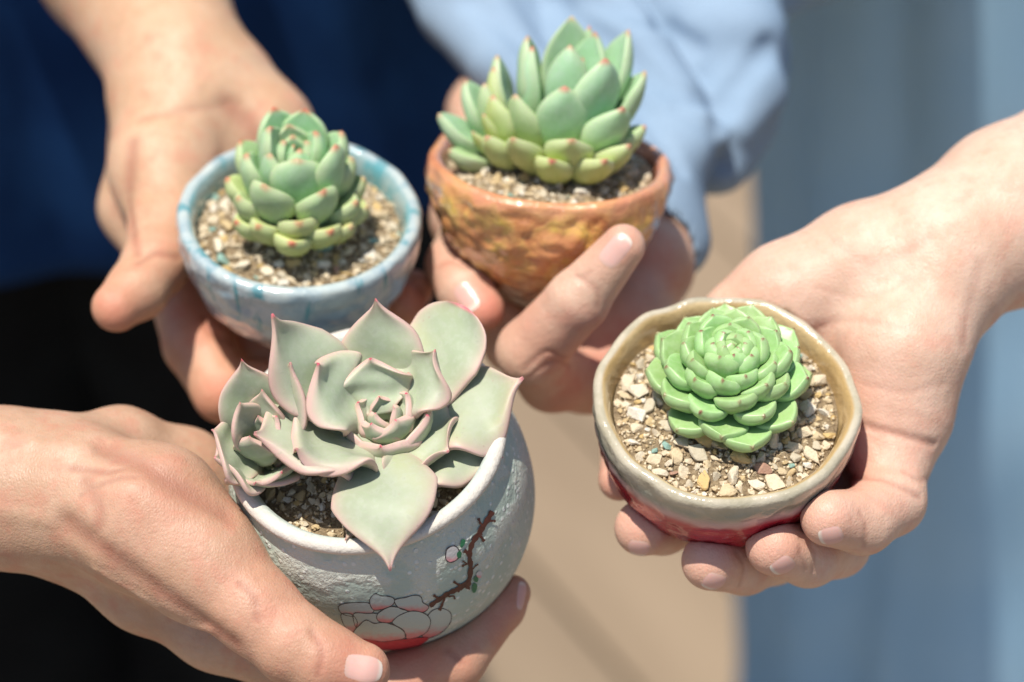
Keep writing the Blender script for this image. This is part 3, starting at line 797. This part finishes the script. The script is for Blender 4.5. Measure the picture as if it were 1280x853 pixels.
def mesh_sdf(f, lo, hi, h, blk=4):
    lo = np.array(lo); n = (np.ceil((np.array(hi) - lo) / (h * blk)).astype(int) + 1) * blk + 1
    nc = (n - 1) // blk
    H = h * blk
    gx = [lo[i] + (np.arange(nc[i]) + .5) * H for i in range(3)]
    G = np.stack(np.meshgrid(*gx, indexing='ij'), -1).reshape(-1, 3)
    dc = np.concatenate([f(c) for c in np.array_split(G, max(1, len(G) // 200000))])
    near = np.abs(dc) < H * 1.25 + .12
    D = np.repeat(np.repeat(np.repeat(dc.reshape(nc).astype(np.float32), blk, 0), blk, 1), blk, 2)
    D = np.pad(D, ((0, 1),) * 3, mode='edge')
    ids = np.argwhere(near.reshape(nc))
    loc = np.stack(np.meshgrid(*[np.arange(blk + 1)] * 3, indexing='ij'), -1).reshape(-1, 3)
    pts = np.unique((ids[:, None] * blk + loc[None]).reshape(-1, 3) @ np.array([n[1] * n[2], n[2], 1]))
    ii = np.stack(np.unravel_index(pts, n), 1)
    vals = np.concatenate([f(lo + c * h) for c in np.array_split(ii, max(1, len(ii) // 200000))])
    D[ii[:, 0], ii[:, 1], ii[:, 2]] = vals
    # surface nets
    ins = D < 0
    c8 = [ins[i:n[0]-1+i, j:n[1]-1+j, k:n[2]-1+k] for i in (0, 1) for j in (0, 1) for k in (0, 1)]
    sm = sum(c.astype(np.int8) for c in c8); act = (sm > 0) & (sm < 8)
    A = np.argwhere(act); vid = np.full(act.shape, -1, np.int32); vid[act] = np.arange(len(A))
    acc = np.zeros((len(A), 3)); cnt = np.zeros(len(A))
    cr = [(i, j, k) for i in (0, 1) for j in (0, 1) for k in (0, 1)]
    cv = {c: D[A[:, 0] + c[0], A[:, 1] + c[1], A[:, 2] + c[2]] for c in cr}
    for a in cr:
        for ax in range(3):
            if a[ax]: continue
            b = list(a); b[ax] = 1; b = tuple(b); va, vb = cv[a], cv[b]; x = (va < 0) != (vb < 0)
            t = np.where(x, va / np.where(x, va - vb, 1), 0)
            pos = np.array(a, float)[None].repeat(len(A), 0); pos[:, ax] += t
            acc += np.where(x[:, None], pos, 0); cnt += x
    V = lo + (A + acc / cnt[:, None]) * h
    F = []
    for ax in range(3):
        o1, o2 = [(1, 2), (2, 0), (0, 1)][ax]
        sl0 = [slice(None)] * 3; sl1 = [slice(None)] * 3; sl0[ax] = slice(0, -1); sl1[ax] = slice(1, None)
        i0, i1 = ins[tuple(sl0)], ins[tuple(sl1)]
        for flip, m in ((False, i0 & ~i1), (True, ~i0 & i1)):
            E = np.argwhere(m)
            E = E[(E[:, o1] > 0) & (E[:, o2] > 0) & (E[:, o1] < n[o1] - 1) & (E[:, o2] < n[o2] - 1)]
            if not len(E): continue
            q = []
            for d1, d2 in ((-1, -1), (0, -1), (0, 0), (-1, 0)):
                c = E.copy(); c[:, o1] += d1; c[:, o2] += d2; q.append(vid[c[:, 0], c[:, 1], c[:, 2]])
            q = np.stack(q, 1); F.append(q[:, ::-1] if flip else q)
    F = np.vstack(F); F = F[(F >= 0).all(1)]
    return V, F

def polyline_d(X, pts):
    d = np.full(len(X), 1e3)
    for a, b in zip(pts[:-1], pts[1:]): d = np.minimum(d, seg_d(X, a, b, 0, 0))
    return d

def build_skin(parent, name, palm, fingers, m, h=.085, sub=None, creases=(), ridges=(), flush=(), nails=(), kp=.9, kf=.25, kj=.55, extra=None):
    f0 = limb_sdf(palm, fingers, kp, kf, kj, sub, extra)
    cl = []
    for pix, depth, wid in creases:
        q = smooth_open(pix, 4); X = march_many(f0, [tuple(z) for z in q], 62, 125); cl.append((X, depth * (1.45 if wid < .2 else 1), wid))
    rl = []
    for pix, depth, wid in ridges:
        q = smooth_open(pix, 4); X = march_many(f0, [tuple(z) for z in q], 62, 125); rl.append((X, depth, wid))
    def f(X):
        d = f0(X)
        for pts, dep, wid in cl: 
            lo_, hi_ = pts.min(0) - 4 * wid, pts.max(0) + 4 * wid
            mk = ((X > lo_) & (X < hi_)).all(1)
            if mk.any(): d[mk] = d[mk] + dep * np.exp(-(polyline_d(X[mk], pts) / wid) ** 2)
        for pts, dep, wid in rl:
            lo_, hi_ = pts.min(0) - 4 * wid, pts.max(0) + 4 * wid
            mk = ((X > lo_) & (X < hi_)).all(1)
            if mk.any(): d[mk] = d[mk] - dep * np.exp(-(polyline_d(X[mk], pts) / wid) ** 2)
        return d
    js = joints(palm, fingers)
    lo = np.min([p - r for p, r in js], 0) - .6; hi = np.max([p + r for p, r in js], 0) + .6
    V, F = mesh_sdf(f, lo, hi, h)
    fl = np.zeros(len(V)); crs = np.zeros(len(V))
    for (x, y, rad, amt) in flush:
        c = march_many(f0, [(x, y)], 62, 125)[0]; fl = np.maximum(fl, amt * np.exp(-(np.linalg.norm(V - c, axis=1) / rad) ** 2))
    for pts, dep, wid in cl: crs = np.maximum(crs, min(1, dep / .06) * np.exp(-(polyline_d(V, pts) / (wid * .9)) ** 2))
    org = np.array(parent.location) / CM
    o = link(name, mk_mesh(name, V - org, F, {'flush': fl, 'crease': crs}), m, parent)
    for nl in nails:
        x, y, dx, dy, ln, wd = nl[:6]
        c = march_many(f, [(x, y)], 62, 125)[0]; n = grad(f, c[None], .1)[0]
        tgt = march_many(f, [(x + dx * .01, y + dy * .01)], 62, 125)[0] if False else None
        al = C_R * dx - C_U * dy; al = nrm(al - (al @ n) * n); ac = np.cross(n, al)
        nu, nv = 13, 9; pts = []; av = []
        for i in range(nu):
            for j in range(nv):
                a = (i / (nu - 1)) * 2 - 1; b = (j / (nv - 1)) * 2 - 1
                # rounded outline, a little squarer at the free edge
                e_ = 1 - .30 * max(0, -a) ** 2.5 - .24 * max(0, a) ** 3
                aa = a * (1 - .16 * abs(b) ** 2.6)
                pts.append(c + al * aa * ln / 2 + ac * b * wd / 2 * e_ + n * .05); av.append(i / (nu - 1))
        X = np.array(pts)
        for _ in range(14):
            v = f(X); X = X - grad(f, X, .04) * np.clip(v, -.2, .4)[:, None] * .6
        gN = grad(f, X, .05)
        bb = np.tile(np.abs(np.linspace(-1, 1, nv)), nu); aa_ = np.repeat(np.linspace(-1, 1, nu), nv)
        lift = .022 * np.clip(1 - bb ** 6, 0, 1) * np.clip(1.02 - np.clip(-aa_, 0, 1) ** 6, 0, 1) - .012
        X = X + gN * lift[:, None]
        # extend free edge a touch
        idx = np.arange(nu * nv).reshape(nu, nv)
        ff = np.stack([idx[:-1, :-1], idx[1:, :-1], idx[1:, 1:], idx[:-1, 1:]], -1).reshape(-1, 4)
        if nrm(np.cross(X[idx[1, 4]] - X[idx[0, 4]], X[idx[0, 5]] - X[idx[0, 4]])) @ n < 0: ff = ff[:, ::-1]
        link('fingernail', mk_mesh('fingernail', X - org, ff, {'along': av, 'edge': np.clip((np.maximum(bb, np.clip(-aa_, 0, 1)) - .78) / .22, 0, 1)}), M['nail'], o)
    return o, f

sb, so_, sr, sg = pot_sdf(blue), pot_sdf(orange), pot_sdf(red), pot_sdf(grey)

# --- person in navy, hand under the blue pot ---------------------------------
pa = tag(empty('person', (-20, 97, 0)), 'person in navy shirt and black trousers holding the blue pot from behind', 'person')
build_skin(pa, 'arm', [
    [(95, -220, 99.5, 3.9), (155, -60, 96, 3.5), (228, 92, 91, 2.55), (238, 140, 90, 2.5)],
    [(205, 130, 90.2, 1.9), (208, 215, 88, 1.9), (212, 280, 86.2, 1.35)],
    [(285, 120, 90.5, 2.0), (330, 165, 90, 1.7), (350, 250, 90, 1.5)],
    [(240, 150, 90.5, 1.9), (280, 260, 90, 1.7), (290, 330, 89.5, 1.5)],
    [(180, 190, 91, 1.3), (172, 260, 90.5, 1.25), (230, 360, 89, 1.3)]],
    [[(210, 285, 86.2, 1.3), (194, 330, 84.7, 1.16), (172, 362, 83.6, 1.05), (146, 384, 82.8, .86)],
     [(228, 360, 88.5, 1.3), (246, 430, 86.8, 1.2), (280, 490, 86, 1.08), (345, 480, 86.6, .9)],
     [(290, 340, 89.5, 1.15), (330, 440, 88.5, 1.1), (390, 470, 87.5, .95)],
     [(320, 330, 89.8, 1.1), (400, 420, 89, 1.0), (470, 400, 87.5, .9), (505, 380, 86, .8)],
     [(350, 280, 90, 1.0), (440, 370, 89.2, .9), (500, 375, 88, .8), (517, 362, 86.6, .72)]],
    M['skin_warm'], sub=[sb],
    creases=[([(172, 330), (195, 318), (222, 322)], .05, .14), ([(160, 250), (166, 290), (172, 318)], .06, .2), ([(165, 180), (160, 235)], .08, .35), ([(255, 395), (262, 415), (290, 430)], .05, .14), ([(175, 150), (230, 138), (300, 130)], .03, .2), ([(285, 130), (320, 170), (330, 215)], .10, .45)],
    flush=[(140, 385, 1.6, .8), (210, 320, 2.0, .4), (270, 400, 2.2, .7), (280, 500, 1.8, .7), (515, 365, 1.6, .9), (250, 300, 1.5, .4)])

# --- person at the left, hand around the grey green pot -----------------------
pd = tag(empty('person', (-62, 60, 0)), 'bare arm and hand reaching in from the left, thumb across the front pot', 'person')
build_skin(pd, 'arm', [
    [(-300, 570, 83, 3.4), (-120, 592, 80.5, 2.8), (20, 612, 79, 2.45), (80, 622, 78.6, 2.4)],
    [(110, 622, 78, 2.1), (190, 650, 77, 2.25), (250, 700, 76.3, 1.75), (318, 762, 75.4, 1.3)],
    [(90, 580, 79.6, 1.5), (150, 566, 80.8, 1.35), (230, 592, 82.2, 1.35), (300, 640, 83.5, 1.3)],
    [(100, 680, 79.2, 1.35), (180, 735, 79, 1.25), (270, 785, 79, 1.2), (350, 820, 79.5, 1.2)],
    [(150, 640, 81, 1.8), (260, 700, 83.3, 1.7), (360, 790, 84.2, 1.4)]],
    [[(315, 760, 75.4, 1.28), (368, 806, 74.9, 1.25), (405, 826, 74.7, 1.16), (452, 838, 74.6, .88)],
     [(350, 820, 81, 1.2), (470, 862, 79.6, 1.08), (570, 826, 79.2, .95), (628, 760, 79.8, .72), (640, 742, 80, .62)],
     [(340, 790, 84, 1.2), (480, 812, 86, 1.0), (570, 760, 86, .9), (620, 700, 85, .75)],
     [(330, 700, 84.6, 1.2), (460, 740, 87.3, 1.0), (570, 700, 87, .9), (625, 650, 86, .75)]],
    M['skin_mid'], sub=[sg],
    creases=[([(85, 655), (150, 705), (215, 752), (290, 805)], .15, .42), ([(130, 560), (180, 580), (240, 618), (282, 640)], .18, .42), ([(105, 600), (125, 640), (112, 680)], .04, .3),
             ([(390, 790), (402, 815), (396, 845)], .035, .12), ([(300, 730), (318, 748), (322, 775)], .03, .14), ([(560, 812), (578, 828)], .05, .13), ([(90, 585), (135, 590), (165, 578)], .04, .15), ([(100, 620), (140, 600), (170, 595)], .03, .12)],
    ridges=[([(120, 712), (180, 748), (215, 772), (262, 790)], .07, .16), ([(0, 545), (60, 556), (110, 560)], .08, .3), ([(0, 640), (60, 650)], .05, .3)],
    flush=[(440, 830, 1.6, .65), (330, 760, 2.5, .4), (210, 620, 2.4, .35), (630, 750, 1.6, .8), (540, 830, 2.0, .6)],
    nails=[(457, 836, 1, .12, 1.45, 1.15), (652, 745, .4, -.9, 1.1, .45)])
def tube(name, parent, pts, rad, m, n=40, fold=.35, seed=0, parts=26, cap=False):
    pts = np.array(pts, float); b = smooth_open(np.c_[pts, rad], max(2, parts // (len(pts) - 1))); C_, r = b[:, :3], b[:, 3]
    t = np.gradient(C_, axis=0); t /= np.linalg.norm(t, axis=1)[:, None]
    V = []; a = np.linspace(0, 2 * np.pi, n, endpoint=False); ref = np.array([0, 0, 1.0])
    if abs(t[0] @ ref) > .9: ref = np.array([1.0, 0, 0])
    for i in range(len(C_)):
        s1 = nrm(np.cross(t[i], ref)); s2 = np.cross(t[i], s1)
        ring = C_[i] + r[i] * (np.outer(np.cos(a), s1) + np.outer(np.sin(a), s2))
        dsp = hnoise(ring * np.array([1, 1, 1]), .16, seed) * fold * r[i] * .6
        V.append(ring + (np.outer(np.cos(a), s1) + np.outer(np.sin(a), s2)) * dsp[:, None])
    V = np.array(V); k = len(V); idx = np.arange(k * n).reshape(k, n)
    f = [tuple(q) for q in np.stack([idx[:-1], np.roll(idx[:-1], -1, 1), np.roll(idx[1:], -1, 1), idx[1:]], -1).reshape(-1, 4)]
    if cap: f += [tuple(reversed(idx[0])), tuple(idx[-1])]
    org = np.array(parent.location) / CM
    return link(name, mk_mesh(name, V.reshape(-1, 3) - org, f), m, parent)
tube('sleeve', pd, [P(-240, 578, 82.2), P(-520, 520, 88), P(-860, 120, 104), P(-960, -420, 126)], [4.4, 5.0, 6.0, 7.0], M['navy'])

# --- person at the right, open palm under the red bowl ------------------------
pc = tag(empty('person', (52, 70, 0)), 'bare arm reaching in from the right, open palm under the red bowl', 'person')
build_skin(pc, 'arm', [
    [(1520, 140, 88, 3.7), (1400, 205, 85.3, 3.3), (1270, 268, 82.6, 2.9), (1190, 318, 81.3, 2.5)],
    [(1180, 300, 81.6, 2.1), (1080, 335, 81.6, 2.0), (985, 372, 81.6, 1.7), (930, 400, 81.8, 1.4)],
    [(1165, 370, 80.8, 2.0), (1128, 440, 80, 1.95), (1118, 520, 80, 1.7), (1108, 565, 79.8, 1.4)],
    [(1150, 350, 82.2, 2.1), (1060, 450, 82.6, 2.0), (1020, 560, 82.6, 1.7), (1010, 610, 82, 1.4)],
    [(1120, 340, 82.6, 2.0), (960, 480, 83.2, 1.9), (900, 560, 83, 1.6)]],
    [[(1110, 560, 79.8, 1.35), (1112, 625, 78.5, 1.16), (1078, 652, 77.3, 1.04), (1036, 648, 76.3, .90)],
     [(1040, 600, 82, 1.3), (1045, 680, 79.8, 1.1), (1010, 694, 78.3, 1.02), (968, 684, 76.9, .92)],
     [(970, 600, 83, 1.25), (965, 690, 80.8, 1.08), (930, 704, 79.3, 1.02), (888, 702, 77.9, .94)],
     [(900, 570, 83.2, 1.2), (860, 640, 81.7, 1.05), (828, 655, 80.2, 1.0), (803, 660, 78.9, .92)],
     [(930, 400, 81.8, 1.2), (830, 470, 82.6, 1.05), (785, 560, 81.6, .9), (774, 600, 80.4, .70)]],
    M['skin_pale'], sub=[sr],
    creases=[([(1060, 528), (1110, 540), (1168, 556)], .07, .13), ([(1060, 598), (1105, 600), (1150, 622)], .05, .12), ([(1225, 330), (1210, 390), (1205, 430)], .03, .25), ([(1040, 300), (1090, 330), (1160, 300)], .02, .2), ([(1075, 640), (1082, 660), (1080, 684)], .03, .1),
             ([(1000, 420), (1060, 400), (1130, 410)], .014, .14), ([(1080, 480), (1130, 490), (1180, 480)], .012, .14), ([(1000, 690), (1008, 712)], .03, .1), ([(1000, 672), (1018, 690), (1016, 716)], .03, .09), ([(920, 690), (930, 708), (924, 734)], .03, .09), ([(1130, 590), (1150, 600), (1168, 596)], .03, .1), ([(1020, 360), (1080, 372), (1140, 350)], .01, .1), ([(1200, 300), (1232, 340), (1240, 390)], .008, .14)],
    flush=[(1036, 645, 1.4, .6), (968, 684, 1.4, .6), (888, 702, 1.4, .6), (803, 660, 1.4, .6), (770, 600, 1.4, .8), (1090, 560, 2.2, .4), (1070, 500, 2.0, .4), (960, 360, 2, .3), (1080, 610, 1.3, .5)],
    nails=[(1040, 672, -.55, .25, .95, 1.0), (980, 709, -.4, .45, .95, 1.0), (893, 729, -.2, .6, .9, 1.0), (798, 687, -.1, .6, .9, .95)])
tube('sleeve', pc, [P(1460, 173, 86.8), P(1680, 40, 92), P(1860, -360, 110), P(1880, -900, 130)], [4.6, 5.2, 6.2, 7.0], M['dress_blue'])

# --- person in pale blue, both hands on the orange pot ------------------------
pb = tag(empty('person', (34, 114, 0)), 'person in pale blue sweatshirt dress clasping the orange pot with both hands', 'person')
build_skin(pb, 'left_hand', [
    [(806, 180, 94.5, 1.75), (806, 270, 90.8, 1.7), (806, 330, 89, 1.65)],
    [(806, 338, 88.4, 1.5), (775, 410, 86.8, 1.5), (735, 468, 86, 1.25)],
    [(800, 330, 89.4, 1.6), (750, 390, 89, 1.5), (700, 430, 88.4, 1.3)]],
    [[(740, 475, 86.2, 1.15), (690, 472, 84.3, 1.2), (664, 440, 82.6, 1.17), (722, 376, 81.1, 1.04), (779, 308, 80.3, .74)],
     [(720, 440, 88.2, 1.1), (640, 430, 86.6, 1.0), (625, 390, 86.6, .9)]],
    M['skin_rose'], sub=[so_],
    creases=[([(655, 462), (682, 440), (705, 448)], .045, .10), ([(662, 472), (690, 452), (712, 458)], .04, .10), ([(720, 345), (745, 362), (748, 385)], .025, .10), ([(725, 350), (738, 340)], .02, .1)],
    flush=[(690, 440, 1.3, .4), (775, 305, 1.2, .4), (760, 470, 2.2, .7), (720, 500, 1.5, .7), (660, 410, 1.3, .35), (830, 330, 1.4, .35)],
    nails=[(770, 312, .66, -.75, 1.45, 1.05)])
build_skin(pb, 'right_hand', [
    [(650, 60, 101, 1.7), (604, 140, 97, 1.25), (598, 215, 93, 1.25), (594, 280, 89.8, 1.25)],
    [(590, 270, 90, 1.5), (640, 330, 90.5, 1.4)]],
    [[(592, 285, 88.8, 1.15), (570, 332, 86.0, 1.06), (582, 362, 84.6, .98), (602, 387, 84.0, .80)]],
    M['skin_rose'], sub=[so_],
    creases=[([(545, 335), (562, 328), (585, 335)], .03, .1), ([(600, 345), (612, 356)], .03, .1)],
    flush=[(608, 385, 1.1, 1.0), (590, 395, 1.0, .6), (560, 330, 1.0, .35)],
    nails=[(583, 371, .45, .85, 1.15, .95)])

# sweatshirt: sleeves as folded cloth
folds = [
    [(560, -80, 101, 2.6), (590, 10, 98.5, 2.2), (630, 85, 96, 1.6), (690, 150, 95, 1.5)],
    [(600, -60, 103, 2.6), (625, 30, 99, 2.2), (660, 110, 97.5, 1.9), (720, 165, 96, 1.7)],
    [(700, -90, 103, 3.2), (705, 0, 100, 2.4), (790, 90, 95.6, 2.0), (850, 180, 93, 1.7), (830, 235, 92, 1.6)],
    [(830, -110, 105, 3.6), (850, -10, 101, 3.0), (905, 60, 97.4, 2.5), (930, 110, 96, 1.7), (905, 165, 95, 1.25)],
    [(640, -60, 104, 3.0), (650, 40, 101, 2.4), (740, 140, 97, 2.2), (810, 215, 93.6, 2.0)],
    [(806, 150, 95.6, 2.35), (808, 225, 92.6, 2.4), (808, 288, 90.4, 2.36)],
    [(900, -40, 103, 2.4), (935, 60, 99, 1.6), (930, 150, 97, 1.5), (890, 200, 95, 1.4)],
    [(880, -20, 104, 3.0), (1060, -160, 116, 5.0), (1200, -420, 128, 6.5)],
    [(620, -60, 106, 3.2), (900, -260, 120, 5.0), (1060, -420, 129, 6.0)]]
def cuff_hole(X, d):
    (a, ra), (b, rb) = J((804, 268, 91, 1.9)), J((803, 360, 87.8, 1.9))
    return np.maximum(d, -(seg_d(X, a, b, 1.86, 1.92)))
def wrinkle(X, d):
    w = .22 * np.sin(X[:, 0] * .75 + X[:, 2] * 1.35 + X[:, 1] * .5) * np.sin(X[:, 0] * .4 - X[:, 2] * .6 + 1)
    return cuff_hole(X, d + w)
build_skin(pb, 'sleeve', folds, [], M['pale_blue'], h=.17, kp=.2, extra=wrinkle, creases=[([(690, 0), (760, 58), (830, 105), (905, 130)], .55, .5), ([(590, 0), (650, 50), (690, 100)], .45, .45), ([(960, 60), (925, 100), (905, 128), (900, 160)], .5, .4), ([(850, 135), (895, 168), (905, 205)], .4, .4), ([(730, 0), (800, 20), (870, 60)], .35, .4), ([(760, 100), (810, 150), (850, 210)], .3, .35)])

# bodies of the two people seen behind, loosely hung cloth
def body_cloth(name, parent, rings, m, seed, fold, nfold, n=140, rows=60, cap=True, depth_pow=1.0):
    zs = [r[0] for r in rings]; V = []
    a = np.linspace(0, 2 * np.pi, n, endpoint=False)
    for z in np.linspace(zs[0], zs[-1], rows):
        g = [float(interp(z, [(r[0], r[k]) for r in rings])) for k in (1, 2, 3, 4)]
        cx, cy, rx, ry = g
        fa = np.array([mnoise.noise(Vector((math.cos(q) * nfold + seed, math.sin(q) * nfold, z * .012))) for q in a])
        fb = np.array([mnoise.noise(Vector((math.cos(q) * 2 + seed, math.sin(q) * 2 - seed, z * .07))) for q in a])
        k = 1 + fold * fa + fold * .5 * fb
        V.append(np.c_[cx + rx * np.cos(a) * k, cy + ry * np.sin(a) * k, np.full(n, z)])
    V = np.array(V); idx = np.arange(rows * n).reshape(rows, n)
    f = [tuple(q) for q in np.stack([idx[:-1], np.roll(idx[:-1], -1, 1), np.roll(idx[1:], -1, 1), idx[1:]], -1).reshape(-1, 4)]
    if cap: f += [tuple(reversed(idx[0])), tuple(idx[-1])]
    org = np.array(parent.location) / CM
    return link(name, mk_mesh(name, V.reshape(-1, 3) - org, f), m, parent)
body_cloth('shirt', pa, [(86, -22, 99, 20, 13), (100, -22, 99, 19, 12.5), (120, -22, 100, 20, 12), (138, -22, 101, 21, 11), (146, -22, 102, 12, 8)], M['navy'], 3.3, .22, 4.0)
body_cloth('trousers', pa, [(6, -31, 99, 10, 10), (50, -31, 98, 10.5, 10.5), (80, -30, 99, 11.5, 11.5), (100, -24, 100, 15, 10)], M['black'], 5.1, .07, 2.5)
body_cloth('trousers', pa, [(6, -13.5, 99, 9.5, 10), (50, -14, 98, 9.8, 10.5), (80, -14, 99, 10.8, 11.5), (100, -20, 100, 15, 10)], M['black'], 8.7, .07, 2.5)
body_cloth('dress', pb, [(22, 38.8, 113, 22.5, 16), (60, 37, 113, 21.8, 15), (95, 34.0, 114, 21, 13.5), (120, 33.4, 115, 20.5, 12), (140, 34, 116, 20, 11), (148, 34, 117, 12, 8)], M['dress_blue'], 1.7, .075, 6.0)
tube('sleeve', pa, [P(110, -170, 98.8), P(0, -450, 106), P(-150, -760, 116), P(-240, -1060, 126)], [4.9, 5.6, 6.4, 7.2], M['navy'])
